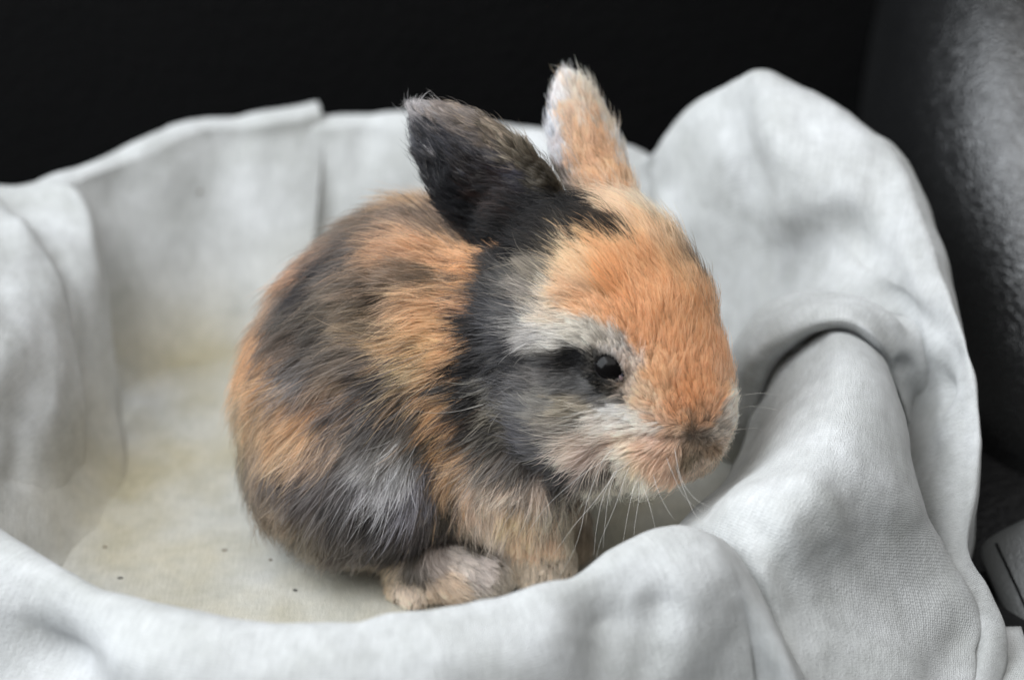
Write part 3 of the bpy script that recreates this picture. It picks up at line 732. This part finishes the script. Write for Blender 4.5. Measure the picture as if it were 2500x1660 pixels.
# where the near eye is seen
pe, ne = hit(1487, 897)
eye_r = .50
Aw = fa[0] * AX + fa[1] * AU + fa[2] * AT
Hw = fh[0] * AX + fh[1] * AU + fh[2] * AT
Sw = fs[0] * AX + fs[1] * AU + fs[2] * AT
HCw = xut2world(HC[None])[0]
eyes = []
near = pe - ray(1487, 897) / np.linalg.norm(ray(1487, 897)) * (-.16)
rel = near - HCw
for sg in (1, -1):
    c = HCw + Aw * (rel @ Aw) + Hw * (rel @ Hw) + Sw * (rel @ Sw) * (1 if sg > 0 else -.86)
    eyes.append(c)
    look = Sw * sg * .86 + Aw * .42 + AT * .0 + Hw * .1; look /= np.linalg.norm(look)
    e1 = np.cross(look, Hw); e1 /= np.linalg.norm(e1); e2 = np.cross(e1, look)
    v_, f_ = uvsphere(c, (eye_r, eye_r * .98, eye_r), (e1, e2, look))
    o = under(mesh_obj('eye', xut := v_ * .01, f_, m_scl))
    # iris and pupil cap, a little proud of the ball
    look = vd_ = ((CAMP - c) / np.linalg.norm(CAMP - c) - AX * .20 + AU * .16) if sg > 0 else look
    look = look / np.linalg.norm(look); e1 = np.cross(look, Hw); e1 /= np.linalg.norm(e1); e2 = np.cross(e1, look)
    v_, f_ = uvsphere(c, (eye_r * 1.012, eye_r * 1.012, eye_r * 1.02), (e1, e2, look))
    f_ = [q for q in f_ if all(((v_[i] - c) @ look) > .26 for i in q)]
    ir = mesh_obj('iris', v_ * .01, f_, m_eye, o)
    # lids: an almond opening in a skin cap around the ball
    vv, ff = [], []
    NU, NV = 64, 6
    # opening in the ball's own angles, seen from the camera side
    vd = (CAMP - c) / np.linalg.norm(CAMP - c) if sg > 0 else look
    g1 = np.cross(Zv, vd); g1 /= np.linalg.norm(g1); g2 = np.cross(vd, g1)
    if sg < 0: g1 = -g1
    for j in range(NV + 1):
        for i in range(NU):
            th = 2 * math.pi * i / NU
            cx, cy = math.cos(th), math.sin(th)
            # almond tilted down to the right (towards the nose)
            rx, ry = .335, .30
            X_, Y_ = rx * cx, ry * cy * (1 - .12 * cx) * (.82 if cy > 0 else 1)
            X_ += .11 * max(0, cx) ** 8
            tl = math.radians(-38)
            ox, oy = X_ * math.cos(tl) - Y_ * math.sin(tl), X_ * math.sin(tl) + Y_ * math.cos(tl)
            s_ = 1 + j * .115
            ox *= s_; oy *= s_
            rr_ = math.hypot(ox, oy) / (eye_r * 1.06)
            rr_ = min(rr_, .985)
            zz = math.sqrt(max(0, 1 - min(rr_, .999) ** 2)) * eye_r * 1.06
            bulge = .035 * math.sin(min(1, j / 3) * math.pi)
            vv.append(c + g1 * ox + g2 * oy + vd * (zz + bulge - .02 * (j == 0)))
    for j in range(NV):
        for i in range(NU):
            a = j * NU + i; b_ = j * NU + (i + 1) % NU
            ff.append((a, b_, b_ + NU, a + NU))
    if sg > 0:
        v_, f_ = uvsphere(c + g1 * .285 - g2 * .235 + vd * .36, (.035, .085, .04), (g1 * .8 + g2 * .6, g1 * -.6 + g2 * .8, vd), 16, 10)
        mesh_obj('tear_corner', v_ * .01, f_, m_lid, o)
    lid = mesh_obj('eyelid', np.array(vv) * .01, ff, m_skin, o)
    lc = blend(np.array(vv), cP, cC, .12) * .6
    jj = np.repeat(np.arange(NV + 1), NU)
    lc *= np.clip(.35 + .65 * (((np.array(vv) - c) @ g1) + .35) / .5, .2, 1)[:, None] if sg > 0 else 1
    lc[jj <= 1] = (.010, .009, .010)
    if sg > 0: LIDP = np.array(vv)[jj >= 1]; LIDC = c; LIDV = vd; G1 = g1; G2 = g2
    la = lid.data.color_attributes.new('coat', 'FLOAT_COLOR', 'POINT')
    la.data.foreach_set('color', np.hstack([lc, np.ones((len(lc), 1))]).astype(np.float32).ravel())

# ------------------------------------------------------------------ fur
A_, B_, C_ = BV[tri[:, 0]], BV[tri[:, 1]], BV[tri[:, 2]]
tn = np.cross(B_ - A_, C_ - A_); ar = np.linalg.norm(tn, axis=1) / 2 + 1e-9; tn /= (ar * 2)[:, None]
cen = (A_ + B_ + C_) / 3
if np.mean(np.sum(tn * (cen - BV.mean(0)), 1)) < 0: tn = -tn
# smooth vertex normals
vn = np.zeros_like(BV)
for k in range(3): np.add.at(vn, tri[:, k], tn * ar[:, None])
vn /= np.linalg.norm(vn, axis=1, keepdims=True) + 1e-9
vdir = CAMP - cen; vdir /= np.linalg.norm(vdir, axis=1, keepdims=True)
face = np.sum(vdir * tn, 1)
dens = np.where(face > -.25, 1.0, .3) * np.where(cen[:, 2] < .3, .3, 1)
N = 520000
p = ar * dens; p /= p.sum()
ti = rng.choice(len(tri), N, p=p)
r1 = np.sqrt(rng.random(N)); r2 = rng.random(N)
w0, w1, w2 = 1 - r1, r1 * (1 - r2), r1 * r2
root = A_[ti] * w0[:, None] + B_[ti] * w1[:, None] + C_[ti] * w2[:, None]
nor = vn[tri[ti, 0]] * w0[:, None] + vn[tri[ti, 1]] * w1[:, None] + vn[tri[ti, 2]] * w2[:, None]
nor /= np.linalg.norm(nor, axis=1, keepdims=True)
keep = np.ones(N, bool)
ddn = np.linalg.norm(root - eyes[0], axis=1)
for c in eyes: keep &= np.linalg.norm(root - c, axis=1) > .34
# near eye: nothing rooted in the opening as seen along the eye's own outward direction
root, nor = root[keep], nor[keep]
nl = 3500
lp_ = LIDP[rng.integers(0, len(LIDP), nl)] + rng.normal(0, .02, (nl, 3))
root = np.vstack([root, lp_]); nor = np.vstack([nor, np.repeat(LIDV[None], nl, 0)]); N = len(root)
onlid = np.arange(N) >= N - nl
greg = region(root)
dirs = blend(root, fP, fD, .8)
de = blend_regions(root, greg, fP, fD, .8); em = greg >= 2; dirs[em] = de[em]
dirs /= np.linalg.norm(dirs, axis=1, keepdims=True) + 1e-9
ld = root[onlid] - LIDC; ld -= LIDV * (ld @ LIDV)[:, None]; ld /= np.linalg.norm(ld, axis=1, keepdims=True) + 1e-9
ld = ld * .55 + dirs[onlid] * .8; dirs[onlid] = ld / np.linalg.norm(ld, axis=1, keepdims=True)
leng = blend(root, fP, fL[:, None], .5)[:, 0]
leng[onlid] = .20
# low frequency wander of the flow, shared by neighbours
def noise_field(P, sc, off=0.):
    out = np.zeros((len(P), 3))
    # value noise on a lattice, trilinear
    q = P * sc + off; i0 = np.floor(q).astype(int); f = q - i0; f = f * f * (3 - 2 * f)
    tab = np.random.default_rng(int(off * 10) + 5).random((32, 32, 32, 3)) * 2 - 1
    for dx in (0, 1):
        for dy in (0, 1):
            for dz in (0, 1):
                wgt = (f[:, 0] if dx else 1 - f[:, 0]) * (f[:, 1] if dy else 1 - f[:, 1]) * (f[:, 2] if dz else 1 - f[:, 2])
                out += tab[(i0[:, 0] + dx) % 32, (i0[:, 1] + dy) % 32, (i0[:, 2] + dz) % 32] * wgt[:, None]
    return out
# clumps
NC = N // 30
ci = rng.choice(N, NC, replace=False)
kd = KDTree(NC)
for a, i in enumerate(ci): kd.insert(root[i], a)
kd.balance()
cl_i = np.array([kd.find(r)[1] for r in root])
NC2 = N // 300
ci2 = rng.choice(N, NC2, replace=False)
kd2 = KDTree(NC2)
for a, i in enumerate(ci2): kd2.insert(root[i], a)
kd2.balance()
cl_i2 = np.array([kd2.find(root[i])[1] for i in ci])[cl_i]

# colour is shared by tufts: every tuft takes it from a little up or down the coat, so patches end in streaks
hd_ = np.where(np.linalg.norm(root - (HCw + Aw * 1.), axis=1) < 4.2, .55, 1)
side = np.cross(nor, dirs)
a1 = (rng.normal(0, .26, NC)[cl_i] + rng.normal(0, .16, NC2)[cl_i2] + rng.normal(0, .10, N)) * hd_
a2 = (rng.normal(0, .07, NC)[cl_i] + rng.normal(0, .03, N)) * hd_
wild = (rng.random(NC) < .13)[cl_i] & (hd_ > .9)
a1 = a1 + np.where(wild, rng.normal(0, .8, NC)[cl_i], 0)
foot_ = (root[:, 2] < 2.2) & (root[:, 0] > -4.2)
a1 = np.where(foot_, a1 * .25, a1)
smp = root + dirs * (leng * .5 + a1)[:, None] + side * a2[:, None]
col = blend_regions(smp, greg, cP, cC, .20)
tan = dirs + noise_field(root, 1.3, 4.) * .30 + noise_field(root, 4., 5.) * .22 + rng.normal(0, .13, (N, 3))
tan -= nor * np.sum(tan * nor, 1)[:, None]; tan /= np.linalg.norm(tan, axis=1, keepdims=True) + 1e-9
fly = rng.random(N) < .07
leng = leng * (rng.uniform(.65, 1.1, N)) * (1 + .15 * noise_field(root, 1.5, 6.)[:, 0]) * np.where(fly, 1.25, 1)
lift = np.clip(.42 + .10 * noise_field(root, 2., 7.)[:, 0] + rng.normal(0, .08, N) + fly * .32 * ~onlid, .12, 1.1)
S = np.linspace(0, 1, 7)
pts = np.zeros((N, 7, 3))
curl = noise_field(root, 2.4, 8.) * .18 + rng.normal(0, .09, (N, 3))
for k, s in enumerate(S):
    pts[:, k] = root + leng[:, None] * (tan * s * .93 + nor * (lift * s - (lift + .02) * .72 * s * s)[:, None] + curl * s * s)
# clump towards the clump leader's strand
lead = pts[ci]
cstr = np.clip(rng.normal(.55, .2, NC), .1, .95)[cl_i] * np.where(fly, .1, 1)
c2 = np.clip(rng.normal(.28, .15, NC2), 0, .7)[cl_i2] * np.where(fly, 0, 1)
lp = lead[cl_i]; lp2 = pts[ci2][cl_i2]
ratio = np.minimum(1, leng / (leng[ci][cl_i] + 1e-6))
for k, s in enumerate(S):
    tgt = lp[:, k]
    wgt = (cstr * s ** 1.3)[:, None]
    off = np.clip(1 - np.linalg.norm(lp[:, 0] - root, axis=1) / .8, 0, 1)[:, None]
    pts[:, k] = pts[:, k] * (1 - wgt * off) + tgt * wgt * off
    off2 = np.clip(1 - np.linalg.norm(lp2[:, 0] - root, axis=1) / 1.2, 0, 1)[:, None]
    w2_ = (c2 * s ** 1.6)[:, None]
    pts[:, k] = pts[:, k] * (1 - w2_ * off2) + lp2[:, k] * w2_ * off2
pts[:, :, 2] = np.maximum(pts[:, :, 2], .03)

# strand colours: root darker/greyer, tip lighter, per-clump variation
cv = np.exp(rng.normal(0, .30, NC)[cl_i] * np.where(hd_ > .9, 1, .6)) * np.exp(rng.normal(-.02, .22, N)) * (1 + .12 * noise_field(root, 7., 9.)[:, 0])
foot_ = (root[:, 2] < 2.0) & (root[:, 0] > -4.2)
cv = np.where(foot_, 1 + (cv - 1) * .35, cv)
lum = col @ np.array([.2126, .7152, .0722])
sat = (col.max(1) - col.min(1)) / (col.max(1) + 1e-6)
basec = np.clip(col, .002, 1) ** .94 * cv[:, None] * GAIN * (lum / (lum + .018))[:, None]
basec[greg == 0] *= 1 + np.clip((.14 - lum[greg == 0]) / .1, 0, 1)[:, None] * np.array([.10, .0, -.12])
basec[greg == 1] *= 1 + np.clip((.3 - lum[greg == 1]) / .2, 0, 1)[:, None] * np.array([.05, .01, -.08])
basec[:, 1] *= 1 + .06 * sat; basec[:, 2] *= 1 + .10 * sat
basec *= np.minimum(1, .92 / basec.max(1))[:, None]
gx_ = (root[onlid] - LIDC) @ G1; gy_ = (root[onlid] - LIDC) @ G2
basec[onlid] *= (np.clip(.06 + .8 * (gx_ + .12) / .5 + .55 * np.clip(gy_ - .12, 0, .4) / .3, .05, .9))[:, None]
basec = np.clip(basec, .0015, .94)
ptc = np.zeros((N, 7, 4)); ptc[..., 3] = 1
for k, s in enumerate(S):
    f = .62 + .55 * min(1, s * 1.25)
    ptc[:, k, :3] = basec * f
# pale tipped guard hairs in the dark areas
tip = (rng.random(N) < .16) & (lum < .12) & (lum > .02)
ptc[tip, 4:, :3] = ptc[tip, 4:, :3] * .5 + np.array([.28, .25, .22]) * .5
ptc = np.clip(ptc, .002, .94)

def hair_mat(name):
    m = bpy.data.materials.new(name); m.use_nodes = True
    nt = m.node_tree; nt.nodes.clear()
    out = nd(nt, 'ShaderNodeOutputMaterial')
    h = nd(nt, 'ShaderNodeBsdfHairPrincipled'); h.model = 'CHIANG'; h.parametrization = 'COLOR'
    a = nd(nt, 'ShaderNodeAttribute'); a.attribute_name = 'coat'
    nt.links.new(a.outputs['Color'], h.inputs['Color'])
    h.inputs['Roughness'].default_value = .42; h.inputs['Radial Roughness'].default_value = .6
    h.inputs['Coat'].default_value = 0.0
    df = nd(nt, 'ShaderNodeBsdfDiffuse'); nt.links.new(a.outputs['Color'], df.inputs['Color'])
    mxs = nd(nt, 'ShaderNodeMixShader'); mxs.inputs[0].default_value = .5
    nt.links.new(h.outputs[0], mxs.inputs[1]); nt.links.new(df.outputs[0], mxs.inputs[2])
    nt.links.new(mxs.outputs[0], out.inputs[0])
    return m
M_hair = hair_mat('soft_fur')

def fur_object(name, sel, rad):
    n = int(sel.sum()); hc = bpy.data.hair_curves.new(name)
    hc.add_curves([7] * n)
    hc.attributes['position'].data.foreach_set('vector', (pts[sel] * .01).astype(np.float32).ravel())
    ra = hc.attributes.new('radius', 'FLOAT', 'POINT') if 'radius' not in hc.attributes else hc.attributes['radius']
    prof = np.array([1, 1, .95, .88, .72, .48, .12])
    rr_ = (rad * rng.uniform(.75, 1.25, n))[:, None] * prof[None]
    ra.data.foreach_set('value', (rr_ * .01).astype(np.float32).ravel())
    at_ = hc.attributes.new('coat', 'FLOAT_COLOR', 'POINT')
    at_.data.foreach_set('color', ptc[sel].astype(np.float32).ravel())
    hc.materials.append(M_hair)
    o = bpy.data.objects.new(name, hc); C.objects.link(o); under(o)
    return o
# which part of the animal each root belongs to
r_e1, r_e2, r_hd, r_bd = greg == 2, greg == 3, greg == 1, greg == 0
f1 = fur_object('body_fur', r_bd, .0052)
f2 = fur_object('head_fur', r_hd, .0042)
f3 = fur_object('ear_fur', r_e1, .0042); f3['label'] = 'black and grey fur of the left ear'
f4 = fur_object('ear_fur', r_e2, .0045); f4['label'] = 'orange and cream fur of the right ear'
f2['label'] = 'orange forehead, cream muzzle and grey striped cheek fur'
f1['label'] = 'mottled grey, brown and orange body fur'

# ------------------------------------------------------------------ whiskers
m_wh, nt, b = mat('whisker'); b.inputs['Base Color'].default_value = (.55, .53, .50, 1); b.inputs['Roughness'].default_value = .4
m_whd, nt, b = mat('dark_whisker'); b.inputs['Base Color'].default_value = (.05, .045, .04, 1); b.inputs['Roughness'].default_value = .4
def tube(name, P, r0, m, parent=None):
    P = crom(np.array(P), 22); vv, ff = [], []
    for k in range(len(P)):
        d = P[min(k + 1, len(P) - 1)] - P[max(k - 1, 0)]; d /= np.linalg.norm(d)
        a = np.cross(d, AT); a /= np.linalg.norm(a) + 1e-9; b_ = np.cross(d, a)
        r = r0 * (1 - .8 * k / (len(P) - 1))
        for i in range(4):
            th = math.pi / 2 * i
            vv.append(P[k] + (a * math.cos(th) + b_ * math.sin(th)) * r)
    for k in range(len(P) - 1):
        for i in range(4):
            ff.append((k * 4 + i, k * 4 + (i + 1) % 4, (k + 1) * 4 + (i + 1) % 4, (k + 1) * 4 + i))
    return under(mesh_obj(name, np.array(vv) * .01, ff, m))
WH = [
    ([(1530, 1070), (1482, 1110), (1456, 1160), (1430, 1235), (1418, 1290), (1398, 1350), (1360, 1415)], 5.6, .9, m_wh),
    ([(1500, 1150), (1472, 1215), (1456, 1290), (1450, 1355)], 5.4, .5, m_wh),
    ([(1545, 1120), (1527, 1162), (1500, 1240), (1470, 1310), (1455, 1362)], 5.7, .8, m_wh),
    ([(1618, 1090), (1640, 1150), (1672, 1212), (1735, 1268)], 6.0, 1.0, m_wh),
    ([(1645, 1085), (1662, 1165), (1695, 1215), (1745, 1245)], 6.2, 1.2, m_wh),
    ([(1590, 1130), (1602, 1185), (1622, 1230), (1645, 1268)], 5.8, .8, m_wh),
    ([(1505, 1150), (1455, 1220), (1400, 1285), (1345, 1362)], 5.4, .8, m_wh),
    ([(1570, 1130), (1545, 1200), (1530, 1270), (1520, 1330)], 5.6, .6, m_wh),
    ([(1555, 1150), (1560, 1210), (1550, 1280), (1548, 1310)], 5.6, .6, m_wh),
    ([(1180, 988), (1120, 1003), (1060, 1008), (990, 1000)], 4.6, 1.4, m_wh),
    ([(1800, 968), (1830, 962), (1870, 960), (1905, 966)], 4.2, .6, m_wh),
    ([(1800, 1000), (1830, 992), (1870, 995), (1910, 1004)], 4.2, .6, m_wh),
    ([(1520, 1120), (1490, 1190), (1478, 1270), (1472, 1340)], 5.5, .6, m_wh),
    ([(1640, 1110), (1668, 1190), (1700, 1260), (1750, 1310)], 5.9, .8, m_wh),
    ([(1560, 1160), (1585, 1230), (1600, 1290)], 5.6, .6, m_wh),
    ([(1480, 1120), (1420, 1160), (1340, 1230), (1280, 1310)], 5.3, 1.0, m_wh),
    ([(1800, 1050), (1840, 1045), (1880, 1055)], 4.2, .5, m_wh),
]
for line, t0, dt, m in WH:
    n = len(line)
    tube('whisker', [Pt(x, y, t0 + dt * k / (n - 1)) for k, (x, y) in enumerate(line)], .006, m)

# ------------------------------------------------------------------ crumbs of hay and dirt
m_cr, nt, b = mat('dry_crumb'); b.inputs['Base Color'].default_value = (.10, .065, .03, 1); b.inputs['Roughness'].default_value = .9
m_cg, nt, b = mat('dark_crumb'); b.inputs['Base Color'].default_value = (.03, .03, .028, 1); b.inputs['Roughness'].default_value = .9
def crumb(pos, size, ang, m, label):
    vs_, fs_ = uvsphere(np.zeros(3), size, (AX, np.array([0, 1., 0]), Zv), 10, 6)
    vs_ = [Vector(v) * .58 * (1 + .35 * noise.noise(Vector(v) * 9 + Vector(pos))) * .01 for v in vs_]
    o = mesh_obj('crumb', vs_, fs_, m); o.location = W(pos); o.rotation_euler = (0, 0, ang)
    o['label'] = label; o['category'] = 'crumb'; o['group'] = 'crumbs on the blanket'
dg = bpy.context.evaluated_depsgraph_get()
cbv = BVHTree.FromPolygons([tuple(v) for v in cl_v], [tuple(f) for f in cl_f])
for px, py, size, ang, m, lab in [
    (488, 468, (.09, .10, .07), 0, m_cr, 'brown speck high on the back left wall of the blanket'),
    (256, 1334, (.09, .07, .05), .4, m_cr, 'small reddish brown crumb near the left end of the front rim'),
    (293, 1410, (.13, .06, .05), .1, m_cg, 'dark flat crumb right against the front rim at the left'),
    (720, 1440, (.12, .07, .05), -.4, m_cg, 'largest dark grey crumb on the floor below the rabbit'),
    (548, 1342, (.14, .05, .03), .1, m_cr, 'thin pale bit of hay in the middle of the blanket floor'),
    (661, 1366, (.08, .07, .04), 0, m_cr, 'faint brown crumb between the hay bit and the rabbit haunch')]:
    r = ray(px, py); r = r / np.linalg.norm(r)
    loc, n_, i, d = cbv.ray_cast(Vector(CAMP * .01), Vector(r))
    if loc is not None:
        crumb(np.array(loc) * 100 - r * .03, size, ang, m, lab)
